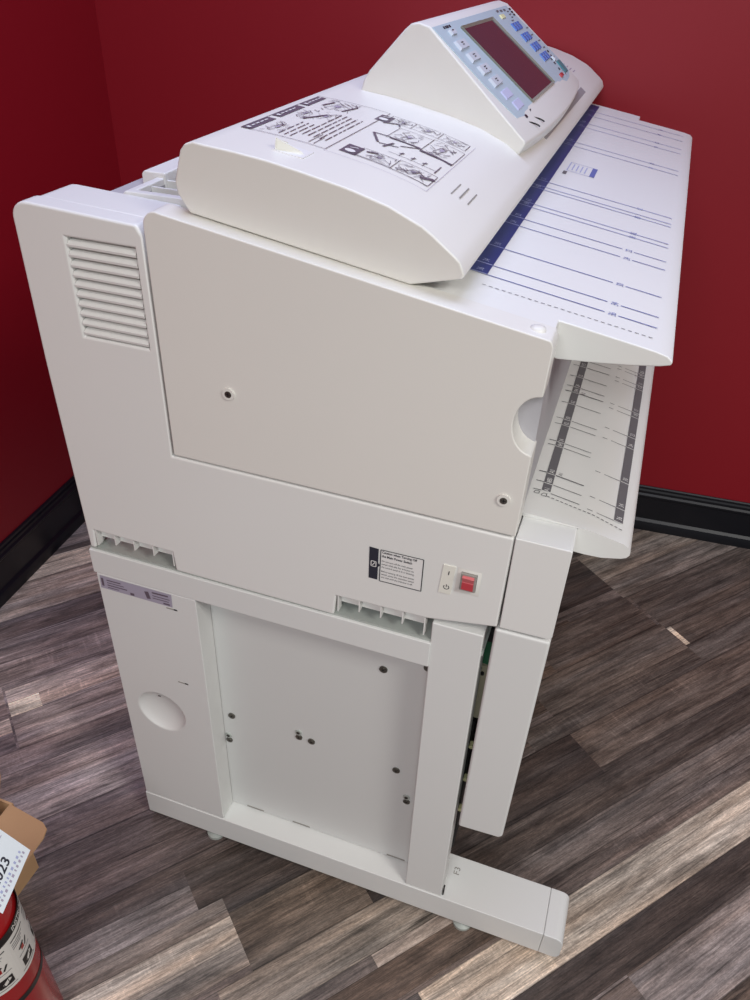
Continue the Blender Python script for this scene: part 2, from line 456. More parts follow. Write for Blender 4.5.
# main power switch with its legend plate
b = MB()
b.prism([(.538, .089), (.5535, .089), (.5565, .1355), (.541, .1355)], -.0012, .0005, M['label'])
b.line((.5485, .121), (.549, .127), .0013, lambda x, z: F0(x, z, -.0016), M['ink'])
for a in range(-220, 41, 20):
    a0, a1 = math.radians(a), math.radians(a + 20)
    b.line((.5475 + .0034 * math.cos(a0), .1005 + .0034 * math.sin(a0)), (.5475 + .0034 * math.cos(a1), .1005 + .0034 * math.sin(a1)), .001, lambda x, z: F0(x, z, -.0016), M['ink'])
b.line((.5475, .1005), (.5475, .105), .001, lambda x, z: F0(x, z, -.0016), M['ink'])
b.solid = False
b.build('switch_legend', sc)
b = MB()
o_, i_ = [(.558, .0965), (.589, .0965), (.5895, .136), (.5595, .136)], [(.5635, .1045), (.5845, .1045), (.5848, .1325), (.5645, .1325)]
for k in range(4):
    j = (k + 1) % 4
    b.poly([F0(*o_[k], -.0004), F0(*o_[j], -.0004), F0(*i_[j], -.002), F0(*i_[k], -.002)], M['putty'])
b.box(.5645, .584, -.0052, .0, .1052, .132, M['bezel'])
ps = b.build('power_switch', PR, bevel=.0006)
b = MB()
b.prism_yz([(-.005, .1075), (-.0078, .109), (-.0062, .1188), (-.0055, .1195), (-.004, .1195), (-.004, .1075)], .567, .5815, M['red'])
b.prism_yz([(-.0055, .1195), (-.0092, .1285), (-.0052, .1295), (-.004, .1295), (-.004, .1195)], .567, .5815, M['redpale'])
b.build('rocker', ps)

# upper side panel with a finger cut-out on its front edge
P = [(.1735, .2045), (.6205, .2025), (.622, .3135)] + arc(.622, .349, .0255, .035, 270, 90, 14)[1:-1] + [(.6225, .3845), (.624, .440), (.620, SL(.62) + .003)]
P += [(.196, SL(.196) + .003)] + arc(.190, .497, .0165, .0165, 90, 180, 5)
b = MB(); b.prism(P, -.0015, .0345, M['putty'])
sp = b.build('side_panel', PR, bevel=.0018, seg=3)
b = MB()
hc = [(.6205, .384)] + arc(.622, .349, .0262, .0358, 92, 268, 16) + [(.6205, .314)]
b.loft([[(x, .0, z) for x, z in hc], [(x, .030, z) for x, z in hc]], M['putty'], caps=False, closed=False)
b.poly([(x, .0298, z) for x, z in hc], M['inner']); b.solid = False  # back wall greyer than the rim: the recess shade is in its colour
b.build('finger_recess', PR, smooth=40)
def screw(x, z, y, r, parent, boss=None):
    s = MB()
    if boss: s.cyl_y(x, z, y - .0022, y + .001, r * 1.8, boss, 20)
    yy = y - (.0028 if boss else .0016)
    s.cyl_y(x, z, yy, y + .001, r, M['screw'], 16)
    s.box(x - r * .62, x + r * .62, yy - .0003, yy, z - .0005, z + .0005, M['dark'])
    s.box(x - .0005, x + .0005, yy - .0003, yy, z - r * .62, z + r * .62, M['dark'])
    return s.build('screw', parent, smooth=40)
screw(.2615, .3125, -.0015, .0043, sp, M['putty']); screw(.6005, .2505, -.0015, .0043, sp, M['putty'])

# rear end cap, top deck and its pocket
b = MB(); b.prism([(.0, .2), (.165, .2), (.165, .494)] + arc(.022, .480, .0225, .0205, 88, 175, 6), .0306, .094, M['white'])
b.build('rear_end_cap', PR, bevel=.0035)
cutp = MB(); cutp.box(.098, .196, .106, .262, .4505, .52, M['inner'])
b = MB(); b.prism([(.082, .44), (.082, .494), (.088, .500), (.172, .5005), (.202, .506), (.202, .44)], 0.0945, YW - .01, M['white'])
dk = b.build('rear_deck', PR, bevel=.002, cut=cutp)
b = MB()
b.box(.0982, .1958, .1062, .2618, .4502, .4515, M['slot']); b.box(.0978, .0985, .1062, .2618, .4515, .492, M['slot'])
b.build('pocket_floor', dk)
for y in (.135, .168, .205):
    b = MB(); b.prism([(.0985, .4515), (.1955, .4515), (.1955, .503), (.14, .4965), (.0985, .4965)], y, y + .0035, M['white'])
    b.build('pocket_rib', dk)
b = MB(); b.prism([(.066, .455), (.1, .455), (.1, .506), (.07, .506), (.066, .502)], .165, YW - .02, M['white'])
b.build('rear_guide', PR, bevel=.002)
b = MB(); b.prism([(.05, .44), (.081, .44), (.081, .490), (.05, .490)], .095, YW - .03, M['inner'])
b.build('rear_rail', PR, bevel=.0015)

# document table, sloping to a rounded front lip
T = [(.205, SL(.205) - .0195), (.205, SL(.205)), (.62, SL(.62)), (.700, SL(.70)), (.722, .4275), (.733, .4245), (.739, .4195), (.738, .4155), (.728, .4125), (.70, .408), (.66, .4035), (.625, .4005), (.617, .402)]
Tb = [(.205, SL(.205) - .0195), (.205, SL(.205)), (.618, SL(.618)), (.618, SL(.618) - .05), (.60, SL(.60) - .0545)]
ct = MB(); ct.box(.6195, .8, 0, .06, .3, .6, M['white']); ct.box(.6195, .8, 1.25, 1.4, .3, .6, M['white'])
b = MB(); b.prism([T[0], T[1]] + T[3:] + [(.60, SL(.60) - .0545)], .0355, YW, M['white'])
tb = b.build('document_table', PR, bevel=.003, seg=3, cut=ct, angle=50)
b = MB(); b.lathe([(.0005, .0034), (.004, .0031), (.0075, .0018), (.0085, -.001)], (.604, .0165, SL(.604) + .003), M['putty'], 20)
b.build('button_cap', sp, smooth=60)
TS = lambda x, y, h=.0007: (x, y, SL(x) + h)
b = MB()
b.poly([TS(.508, .118), TS(.5285, .118), TS(.5285, 1.275), TS(.508, 1.275)], M['bluestrip'])
yy = [(.091, None), (.119, '36'), (.150, '34'), (.2135, '30'), (.312, '24'), (.345, '22'), (.405, '18'), (.4225, 'A2'), (.506, 'B3'), (.5215, None), (.5525, '12'), (.8345, '11'), (.868, 'A3'), (1.018, 'B4'), (1.06, '8.5'), (1.145, 'A4'), (1.2, '5.5')]
for i, (y, s) in enumerate(yy):
    ink = M['blueink'] if y < .36 else M['paleink']
    w = .0018 if y < .36 else .0026
    if i == 0:
        n = 26
        for k in range(n):
            x0 = .53 + (.718 - .53) * k / n
            b.line((x0, .089), (x0 + .0042, .089), .0012, TS, M['greyink'])
        continue
    segs = [(.5285, .7185)]
    if s: segs = [(.5285, .661), (.676, .7185)] if y < .36 else [(.5285, .7185)]
    for a, c in segs: b.line((a, y), (c, y), w, TS, ink)
    if s: b.text(s, .012, lambda px, py, y=y: TS(.6735 - py, y - .006 + px + .001, .0009), M['blueink'], sx=.8)
    b.line((.5085, y), (.528, y), .0018, lambda x, y_: TS(x, y_, .001), M['paleink'])
    if s: b.text(s, .011, lambda px, py, y=y: TS(.522 - py, y + .006 + px, .001), M['paleink'], sx=.8)
for p, q in (((.542, .655), (.585, .655)), ((.542, .714), (.585, .714))): b.line(p, q, .0016, TS, M['paleink'])
b.line((.542, .655), (.542, .714), .0016, TS, M['paleink']); b.poly([TS(.579, .655), TS(.587, .655), TS(.587, .715), TS(.579, .715)], M['blueink'])
for k in range(4): b.line((.549 + k * .007, .664), (.549 + k * .007, .706), .0018, TS, M['paleink'])
b.line((.541, .628), (.541, .648), .006, TS, M['greyink'])
b.solid = False
b.build('size_scale', tb)

# scanner head
b = MB()
S = [(.219, .5098), (.2065, .528), (.2045, .541), (.2145, .573), (.2205, .5795), (.230, .5822)]
for i in range(1, 25):
    x = .23 + (.512 - .23) * i / 24; S.append((x, ST(x)))
S += [(.5185, .5005), (.5235, .489), (.522, .4845), (.468, .4707)]
cx, cy = .318, .073
b.prism(S, .021, 1.35, M['putty'])
sh = b.build('scanner_head', PR, bevel=.003, seg=3, angle=28)
b = MB(); b.prism([(.25, SL(.25) - .001), (.465, SL(.465) - .001), (.465, SL(.465) + .0035), (.25, SL(.25) + .0035)], .036, YW - .03, M['slot'])
b.build('scanner_gasket', PR)
b = MB()                                              # small folded pointer tab on its plate
q = lambda x, y, h=0: (x, y, ST(x) + h)
b.loft([[q(cx - .017, cy - .015, -.001), q(cx + .017, cy - .015, -.001), q(cx + .017, cy + .015, -.001), q(cx - .017, cy + .015, -.001)],
        [q(cx - .017, cy - .015, .0009), q(cx + .017, cy - .015, .0009), q(cx + .017, cy + .015, .0009), q(cx - .017, cy + .015, .0009)]], M['film'])
b.loft([[q(cx - .015, cy - .013), q(cx + .014, cy - .003), q(cx + .014, cy - .001), q(cx - .015, cy - .010)],
        [q(cx - .014, cy - .012, .012), q(cx + .010, cy - .0025, .003), q(cx + .010, cy - .0015, .003), q(cx - .014, cy - .0105, .012)]], M['label'])
b.loft([[q(cx - .015, cy - .013), q(cx - .012, cy + .013), q(cx - .010, cy + .013), q(cx - .013, cy - .013)],
        [q(cx - .014, cy - .012, .012), q(cx - .012, cy + .011, .004), q(cx - .0108, cy + .011, .004), q(cx - .0128, cy - .012, .012)]], M['label'])
b.build('pointer_tab', sh)
b = MB()                                              # three small ribs near the front edge
SS = lambda x, y, h=.0006: (x, y, ST(x) + h)
for k in range(3):
    b.line((.474 + k * .009, .142 + k * .004), (.474 + k * .009, .186 + k * .004), .0014, SS, M['groove'])
b.solid = False
b.build('grip_lines', sh)
# long dark inlay along the front edge past the control panel
b = MB(); b.prism([(.4975, ST(.4975) - .001), (.5085, ST(.5085) - .001), (.5085, ST(.5085) + .0008), (.4975, ST(.4975) + .0008)], .60, 1.10, M['slot'])
b.build('front_inlay', sh)

# printed instructions on the scanner lid (pictograms)
def sheet():
    b = MB(); ink, pale = M['plumink'], M['plumpale']
    r = random.Random(5)
    def rect(x0, x1, y0, y1, m):
        n = max(1, int((x1 - x0) / .02))
        for i in range(n):
            a, c = x0 + (x1 - x0) * i / n, x0 + (x1 - x0) * (i + 1) / n
            b.flat([(a, y0), (c, y0), (c, y1), (a, y1)], SS, m)
    def L(p, q, w=.0014, m=ink): b.line(p, q, w * .8, lambda x, y: SS(x, y, .0009), m, n=max(1, int(abs(p[0] - q[0]) / .02)))
    def frame(x0, x1, y0, y1, w=.0012):
        L((x0, y0), (x0, y1), w); L((x1, y0), (x1, y1), w); L((x0, y0), (x1, y0), w); L((x0, y1), (x1, y1), w)
    def doodle(x0, x1, y0, y1, n=9):
        for _ in range(n):
            px, py = r.uniform(x0, x1), r.uniform(y0, y1); a = r.choice([.5, .6, 2.2, 2.4, .9]); l = r.uniform(.006, .016)
            q = (min(max(px + l * math.sin(a), x0), x1), min(max(py + l * math.cos(a), y0), y1))
            L((px, py), q, r.choice([.0008, .001, .0014]))
        mx, my = (x0 + x1) / 2, (y0 + y1) / 2              # a slanted sheet with a tilted lid
        d = (y1 - y0) * .28; e = (x1 - x0) * .2
        for p, q in (((mx - e, my - d), (mx, my + d)), ((mx, my + d), (mx + e, my + d * .6)), ((mx + e, my + d * .6), (mx, my - d * 1.3)), ((mx, my - d * 1.3), (mx - e, my - d))): L(p, q, .001)
        rect(mx - e * .2, mx + e * .6, my - d * .25, my + d * .45, pale)
    # header bars
    for y0, y1 in ((.112, .178), (.19, .262), (.272, .332)):
        rect(.2385, .2505, y0, y1, ink)
        for k in range(4):
            yk = y0 + .014 + k * .011
            b.line((.2445, yk), (.2445, yk + .008), .0022, lambda x, y: SS(x, y, .0012), M['film'])
        b.line((.2445, y0 + .004), (.2445, y0 + .010), .005, lambda x, y: SS(x, y, .0012), M['film'])
    frame(.2385, .338, .112, .336)
    doodle(.254, .278, .118, .172, 16); doodle(.254, .272, .20, .262, 12); doodle(.254, .30, .268, .330, 26); doodle(.272, .300, .215, .262, 14)
    L((.272, .205), (.286, .246), .004); L((.262, .29), (.268, .318), .004); L((.292, .280), (.300, .318), .0035)
    for i in range(8):                                    # lines of small print
        x = .279 + i * .0068
        y = .122
        e = .19 if i < 3 else .262
        if i >= 3: y = .14
        while y < e:
            l = r.uniform(.008, .026); L((x, y), (x, min(e, y + l)), .0018); y += l + .004
    L((.316, .118), (.316, .16), .0012); L((.322, .118), (.322, .15), .0012)
    # second block
    def tagbar(x0, x1, y0, y1):
        rect(x0, x1, y0, y1, ink)
        b.flat([((x0 + x1) / 2 + .006 * math.cos(t), y0 + .010 + .006 * math.sin(t)) for t in [k * math.pi / 6 for k in range(12)]], lambda x, y: SS(x, y, .0012), M['film'])
        b.line(((x0 + x1) / 2 - .004, y0 + .021), ((x0 + x1) / 2 + .004, y0 + .026), .002, lambda x, y: SS(x, y, .0012), M['film'])
    tagbar(.332, .350, .290, .322); tagbar(.349, .368, .124, .158)
    L((.345, .286), (.362, .300), .004); L((.362, .300), (.366, .29), .003)
    frame(.345, .377, .300, .330, .001); frame(.377, .413, .300, .330, .001); frame(.413, .449, .300, .330, .001)
    doodle(.350, .374, .302, .328, 14); doodle(.38, .41, .302, .328, 12); doodle(.416, .446, .302, .328, 16)
    frame(.368, .412, .232, .285, .001); doodle(.372, .402, .236, .282, 22); L((.372, .233), (.410, .233), .006)
    frame(.412, .452, .225, .29, .001); doodle(.414, .444, .23, .286, 26); L((.412, .226), (.452, .226), .008)
    L((.352, .232), (.368, .20), .004); L((.352, .232), (.372, .236), .003); L((.37, .198), (.392, .205), .003); L((.378, .19), (.383, .215), .004)
    L((.392, .212), (.412, .232), .003)
    for k in range(3): L((.402 + k * .014, .176), (.402 + k * .014, .192), .001); L((.4 + k * .014, .184), (.404 + k * .014, .190), .003)
    L((.388, .178), (.446, .178), .001); L((.446, .17), (.446, .20), .0016)
    frame(.366, .408, .128, .160, .001); doodle(.37, .405, .13, .158, 20); L((.372, .15), (.384, .156), .005)
    frame(.408, .452, .124, .164, .001); doodle(.41, .446, .127, .16, 26); L((.44, .135), (.452, .15), .007)
    L((.366, .1265), (.452, .1225), .0016)
    L((.338, .108), (.455, .108), .0006, pale); L((.455, .108), (.455, .335), .0006, pale)
    b.solid = False
    return b
sheet().build('instruction_print', sh)

# control panel
f0, fd = Vector((.357, 0, .6615)), Vector((.146, 0, -.1265)).normalized()
fn_ = Vector((-fd.z, 0, fd.x))
FC = lambda s, y, h=.0: tuple(f0 + fd * s + Vector((0, y, 0)) + fn_ * h)
secs = []
NS = 14
for i in range(NS + 1):
    t = i / NS
    bow = .012 * math.sin(math.pi * min(1, t * 1.05)) ** .8 if 0 < t < 1 else 0
    top, bot = .43 + (.945 - .43) * t, .43 + (1.035 - .43) * t
    if t > .95: bow -= .004
    pr = [(.262, ST(.262) - .002, 0), (.2665, .592, 0), (.274, .604, 0), (.322, .656, 0), (.331, .6635, 0), (.342, .6655, 0), (.357, .6615, 0)]
    ring = [(x, top, z) for x, z, _ in pr]
    for k in (.25, .5, .75): ring.append((.357 + .146 * k, top + (bot - top) * k, .6615 - .1265 * k))
    ring.append((.501 + bow, bot, .5368 - bow * .3)); ring.append((.5035 + bow, bot, .532 - bow * .3)); ring.append((.4955 + bow * .9, bot, ST(min(.517, .4955 + bow * .9)) - .001))
    for x in (.46, .42, .38, .34, .30): ring.append((x, top + (bot - top) * min(1, max(0, (x - .34) / .15)), ST(x) - .002))
    secs.append(ring)
b = MB(); b.loft(secs, M['putty'])
cp = b.build('control_panel', PR, bevel=.003, seg=2, smooth=35, angle=35)
b = MB()
pl = [(.002, .434), (.003, .915), (.012, .922), (.06, .955), (.11, .985), (.150, 1.005), (.162, 1.0), (.170, .97), (.176, .88), (.178, .75), (.176, .62), (.170, .54), (.162, .474), (.10, .452)]
b.loft([[FC(s, y, -.0005) for s, y in pl], [FC(s, y, .0012) for s, y in pl]], M['face'])
fp = b.build('faceplate', cp, bevel=.0006, seg=1)
lcdq = [(.0185, .553), (.0205, .750), (.156, .815), (.156, .607)]
def inset(q, d):
    c = (sum(p[0] for p in q) / 4, sum(p[1] for p in q) / 4)
    return [(p[0] + (d if p[0] > c[0] else -d), p[1] + (d if p[1] > c[1] else -d)) for p in q]
b = MB(); oq = inset(lcdq, .004)
for k in range(4):
    j = (k + 1) % 4
    b.poly([FC(*oq[k], .0014), FC(*oq[j], .0014), FC(*oq[j], .0042), FC(*oq[k], .0042)], M['lcdframe'])
    b.poly([FC(*oq[k], .0042), FC(*oq[j], .0042), FC(*lcdq[j], .0016), FC(*lcdq[k], .0016)], M['lcdframe'])
b.poly([FC(*p, .0017) for p in lcdq], M['lcd'])
b.solid = False
b.build('display', cp)
def key(name, s, y, ds, dy, m, h=.005, shear=.0, text=None, tm=None):
    k = MB()
    q = [(s - ds / 2, y - dy / 2), (s + ds / 2, y - dy / 2 + shear), (s + ds / 2, y + dy / 2 + shear), (s - ds / 2, y + dy / 2)]
    iq = [(s + (a - s) * .84, y + (c - y) * .84) for a, c in q]
    k.loft([[FC(a, c, .001) for a, c in q], [FC(a, c, h) for a, c in iq]], m)
    if text:
        for i, l in enumerate(text): k.line((s - .002 + i * .0035, y - l / 2), (s - .002 + i * .0035, y + l / 2), .0016, lambda a, c: FC(a, c, h + .0003), tm or M['ink'])
    return k.build(name, cp, bevel=0)
key('round_key', .018, .496, .0085, .028, M['key'], .004, text=(.008,))
for s, y in ((0.0385, .492), (.060, .500), (.082, .504), (.104, .510)): key('function_key', s, y, .015, .052, M['key'], .0042, text=(.012, .008))
for s, y in ((.127, .516), (.148, .528)): key('lilac_key', s, y, .015, .050, M['keypale'], .0025)
for s, y in ((.045, .872), (.0685, .881), (.091, .892), (.114, .902)):
    for k in (-1, 0, 1): key('number_key', s, y + k * .021, .0165, .0185, M['keyblue'], .0035, text=(.004,), tm=M['face'])
key('yellow_key', .0205, .828, .008, .03, M['keyyellow'], .003)
key('start_key', .147, .972, .028, .034, M['keygreen'], .003)
key('stop_key', .158, .912, .008, .026, M['red'], .004)
key('clear_key', .126, .955, .010, .018, M['key'], .004, text=(.006,))
b = MB()
FI = lambda s, y: FC(s, y, .0016)
for y, l in ((.474, .007), (.484, .006), (.492, .008), (.503, .008)): b.line((.008, y), (.008, y + l), .004, FI, M['navy'])
for y, s in ((.815, .009), (.842, .010), (.868, .0105)): b.line((s, y), (s, y + .016), .004, FI, M['greyink'])
for s in (.012, .018, .024):
    b.line((s, .912), (s, .927), .004, FI, M['dark'])
    b.line((s + .003, .885), (s + .003, .9), .0022, FI, M['greyink'])
for s, y in ((.033, .868), (.055, .93), (.07, .925), (.085, .945), (.10, .94)): b.line((s, y), (s, y + .018), .0025, FI, M['greyink'])
for s, y in ((.125, .93), (.134, .93), (.147, .93), (.12, .948), (.11, .95)): b.line((s, y), (s, y + .01), .005, FI, M['navy'])
b.line((.146, .952), (.166, .955), .0016, FI, M['red'])
for s, y in ((.1695, .520), (.1685, .563)): b.line((s - .004, y), (s + .002, y), .012, FI, M['navy'])
b.solid = False
b.build('panel_legends', cp)
for y in (.51, .55):                                   # two bow-shaped slots in the rounded front lip
    pts = [FC(.177 + .0038 * k, y + .012 * math.sin(k * .55), .0012 + .0014 * k) for k in range(5)]
    b = MB(); b.tube(pts, .0011, M['dark'], 6); b.build('lip_slot', cp)
b = MB()                                              # printed status field beyond the panel
for k in range(6):
    b.line((.40 + k * .011, 1.09 + (k % 2) * .01), (.40 + k * .011, 1.15 - (k % 3) * .012), .005, SS, M['plumink'])
for k in range(4): b.line((.445 + k * .008, 1.17), (.445 + k * .008, 1.20), .002, SS, M['plumpale'])
b.solid = False
b.build('far_label_print', sh)

# front cover under the outlet and the output tray
b = MB(); b.prism([(.6208, .0555), (.684, .057), (.6870, .062), (.6870, .1985), (.685, .2005), (.6208, .2005)], -.001, YW, M['white'])
b.build('front_cover', PR, bevel=.002)
OT = [(.6165, .2062, .2010), (.63, .2060, .2010), (.6868, .2021, .2010), (.6872, .2021, .166), (.70, .2015, .1655), (.72, .1975, .1662), (.742, .193, .1715), (.7480, .1888, .1745), (.7508, .1840, .1790)]
b = MB(); rings = []
for y in (.045, 1.255): rings.append([(x, y, a) for x, a, c in OT] + [(x, y, c) for x, a, c in reversed(OT)])
b.loft(rings, M['white'], caps=False)
for y in (.045, 1.255):
    for (x0, a0, c0), (x1, a1, c1) in zip(OT, OT[1:]): b.poly([(x0, y, c0), (x1, y, c1), (x1, y, a1), (x0, y, a0)], M['white'])
ot = b.build('output_tray', PR, bevel=.0015, seg=2, angle=60, smooth=32)
def OZ(x):
    for (x0, a0, _), (x1, a1, _) in zip(OT, OT[1:]):
        if x <= x1: return a0 + (a1 - a0) * (x - x0) / (x1 - x0)
    return OT[-1][1]
OS = lambda x, y, h=.0008: (x, y, OZ(x) + h)
b = MB()
b.poly([OS(.6335, .100), OS(.6445, .100), OS(.6445, 1.2), OS(.6335, 1.2)], M['greyink'])
b.poly([OS(.7255, .082), OS(.7365, .082), OS(.7365, 1.2), OS(.7255, 1.2)], M['greyink'])
T1 = [(.097, 'A1'), (.117, '880'), (.14, 'A0'), (.2105, '841'), (.2225, '34'), (.271, 'B2'), (.288, '30'), (.338, 'A2'), (.376, '594'), (.3945, '24'), (.43, '22'), (.47, '515'), (.494, '18'), (.55, 'B3'), (.62, 'A3')]
for y, s in T1:
    bold = y in (.14, .376)
    b.line((.6235, y + .002), (.633, y + .002), .0018 if bold else .0012, OS, M['ink'])
    b.line((.6455, y), (.682, y - .006), .0022 if bold else .0013, OS, M['lineink'])
    b.text(s, .009, lambda px, py, y=y: OS(.6425 - py, y + .002 + px, .0013), M['film'], sx=.8)
    b.line((.6335, y), (.6445, y - .001), .0012, lambda x, y_: OS(x, y_, .0012), M['film'])
for y in (.15, .384): b.text('A1' if y < .2 else 'A2', .008, lambda px, py, y=y: OS(.6535 - py, y - .008 + px), M['lineink'], sx=.8)
T2 = [(.0865, '36'), (.115, '34'), (.176, '30'), (.266, '24'), (.296, '22'), (.357, '18'), (.372, '17'), (.45, '12'), (.464, '11'), (.495, '9'), (.506, '8.5'), (.6, '8')]
for y, s in T2:
    b.line((.692, y), (.7255, y - .004), .0013, OS, M['lineink'])
    b.line((.7255, y - .004), (.7365, y - .005), .0012, lambda x, y_: OS(x, y_, .0012), M['film'])
    b.text(s, .009, lambda px, py, y=y: OS(.7345 - py, y + px, .0013), M['film'], sx=.8)
for k in range(17): b.line((.642 + k * .0057, .0895 - k * .0012), (.6455 + k * .0057, .0888 - k * .0012), .0014, OS, M['lineink'])
for x, y in ((.6285, .0925), (.638, .0905)):
    for p, q in (((x - .003, y - .002), (x + .003, y - .002)), ((x + .003, y - .002), (x + .003, y + .0035)), ((x + .003, y + .0035), (x - .001, y + .0035)), ((x - .001, y + .0035), (x - .003, y + .001)), ((x - .003, y + .001), (x - .003, y - .002))): b.line(p, q, .0008, OS, M['ink'])
b.solid = False
b.build('size_scale', ot)
b = MB(); b.prism([(.6155, .2075), (.6185, .2075), (.6185, .399), (.6155, .399)], .046, YW - .02, M['inner'])
b.build('outlet_face', PR)

# ---- stand
b = MB(); b.prism([(0.0, -.0075), (.606, -.0075), (.606, -.0035), (0, -.0035)], .004, YW - .02, M['steel'])
b.build('stand_top_plate', PR)
b = MB(); b.prism([(-.001, -.0535), (.5355, -.0535), (.5355, -.0078), (-.001, -.0078)], .0, .05, M['stand'])
b.build('frame_rail', PR, bevel=.0015, seg=2)
# cabinet behind the frame
b = MB(); b.prism([(.006, -.60), (.598, -.60), (.598, -.009), (.006, -.009)], .052, YW - .055, M['panel'])
b.build('cabinet', PR, bevel=.002)
# recessed side plate with its screws
b = MB(); b.prism([(.165, -.6275), (.5405, -.6275), (.5405, -.0545), (.165, -.0545)], .041, .0515, M['panel'])
ip = b.build('recessed_side_plate', PR)
for x, z in ((.191, -.359), (.461, -.130), (.342, -.359), (.494, -.363), (.528, -.100)): screw(x, z, .041, .0036, ip, M['screw'])
for x, z in ((.180, -.424), (.318, -.352), (.516, -.434)):
    screw(x, z + .006, .041, .0034, ip, M['steel']); screw(x + .001, z - .006, .041, .0034, ip, M['screw'])
for x, z in ((.204, -.626), (.30, -.626), (.49, -.626)):
    b = MB(); b.box(x, x + .035, .0403, .041, z, z + .003, M['groove']); b.build('plate_slot', ip)
# left cover with an oval hand dimple
dm = MB(); rg = []
for i in range(13):
    ph = math.pi * i / 12
    rg.append([(.0765 + .0475 * math.sin(ph) * math.cos(2 * math.pi * k / 40), -.004 + .019 * math.cos(ph), -.3535 + .0495 * math.sin(ph) * math.sin(2 * math.pi * k / 40)) for k in range(40)])
rg[0] = [(p[0] + 1e-5 * math.cos(2 * math.pi * k / 40), p[1], p[2] + 1e-5 * math.sin(2 * math.pi * k / 40)) for k, p in enumerate(rg[0])]
rg[-1] = [(p[0] + 1e-5 * math.cos(2 * math.pi * k / 40), p[1], p[2] + 1e-5 * math.sin(2 * math.pi * k / 40)) for k, p in enumerate(rg[-1])]
dm.loft(rg, M['stand'])
b = MB(); b.prism([(.003, -.6285), (.1725, -.6285), (.1745, -.0545), (.003, -.0545)], .001, .0405, M['stand'])
lp = b.build('stand_side_cover', PR, bevel=.002, seg=2, cut=dm)
b = MB()
b.poly([(x, .0004, z) for x, z in [(.0085, -.0575), (.134, -.0565), (.133, -.083), (.0065, -.0835)]], M['rating'])
RS = lambda x, z: (x, .0, z)
for p, q, w in (((.012, -.062), (.012, -.078), .004), ((.02, -.064), (.045, -.0635), .002), ((.02, -.069), (.05, -.0685), .0015), ((.02, -.074), (.055, -.0735), .002), ((.02, -.079), (.04, -.0785), .0015), ((.06, -.079), (.067, -.079), .005), ((.09, -.064), (.093, -.078), .007), ((.10, -.063), (.128, -.062), .003), ((.1, -.069), (.13, -.0685), .0015), ((.1, -.074), (.128, -.0735), .0015), ((.118, -.079), (.129, -.079), .003)):
    b.line(p, q, w, RS, M['plumink'])
b.solid = False
b.build('rating_label', lp)
for x, z in ((.122, -.087), (.121, -.256)):
    b = MB(); b.box(x, x + .019, .0003, .0012, z - .001, z + .0008, M['groove'])
    b.box(x + .013, x + .018, .0002, .0012, z - .001, z + .0012, M['dark'])
    b.build('slot_mark', lp)
b = MB()
b.box(.069, .074, .0075, .0085, -.3225, -.3215, M['dark'])
b.build('dimple_screw', lp)
# column
b = MB(); b.prism([(.5385, -.6285), (.6055, -.6285), (.6035, .030), (.534, .030)], .002, .0405, M['stand'])
b.build('front_column', PR, bevel=.002, seg=2)
# inner bits glimpsed behind the column
b = MB(); b.box(.5995, .612, .055, .10, -.075, -.02, M['pcb'])
b.box(.5995, .6115, .0545, .06, -.03, -.005, M['dark'])
b.build('circuit_board', PR)
b = MB(); b.box(.5995, .6122, .06, .11, -.20, -.085, M['brass']); b.cyl_y(.604, -.10, .057, .06, .003, M['dark'])
b.build('bracket', PR)
b = MB(); b.box(.5985, .606, .06, .12, -.56, -.21, M['dark'])
for z in (-.26, -.345, -.43): b.cyl_y(.607, z, .05, .06, .0035, M['keyyellow'])
b.build('latch_bar', PR)
# lower front cover
b = MB(); b.prism([(.6135, -.397), (.679, -.393), (.6845, -.388), (.6865, .051), (.6155, .050)], .0, YW, M['stand'])
b.build('lower_front_cover', PR, bevel=.004, seg=3)
# base beams at both ends with rounded front caps and levelling feet
for far in (0, 1):
    y0, y1 = (0.0, .088) if not far else (YW - .088, YW)
    b = MB(); b.prism([(.001, -.692), (.7899, -.692), (.7899, -.6295), (.001, -.6295)], y0, y1, M['stand'])
    bb = b.build('base_beam', PR, bevel=.0015, seg=3)
    b = MB(); b.prism([(.7903, -.692)] + arc(.812, -.678, .0135, .014, 270, 360, 5) + arc(.809, -.646, .0165, .0165, 0, 90, 6) + [(.7903, -.6295)], y0, y1, M['stand'])
    b.build('base_end_cap', bb, bevel=.0015, seg=3, angle=50)
    if not far:
        b = MB()
        BT = lambda x, y: (x, y, -.6291)
        b.text('F3', .017, lambda px, py: BT(.626 - py * .9, .05 + px), M['groove'])
        b.solid = False
        b.build('beam_marking', bb)
        b = MB(); b.box(.6066, .609, .006, .012, -.6293, -.605, M['dark']); b.build('dark_clip', bb)
    for x in (.14, .65):
        b = MB(); b.lathe([(.018, -.72), (.018, -.714), (.007, -.710), (.007, -.69)], (x, (y0 + y1) / 2 - (.025 if not far else 0), 0), M['steel'], 20)
        b.build('levelling_foot', PR, smooth=40)

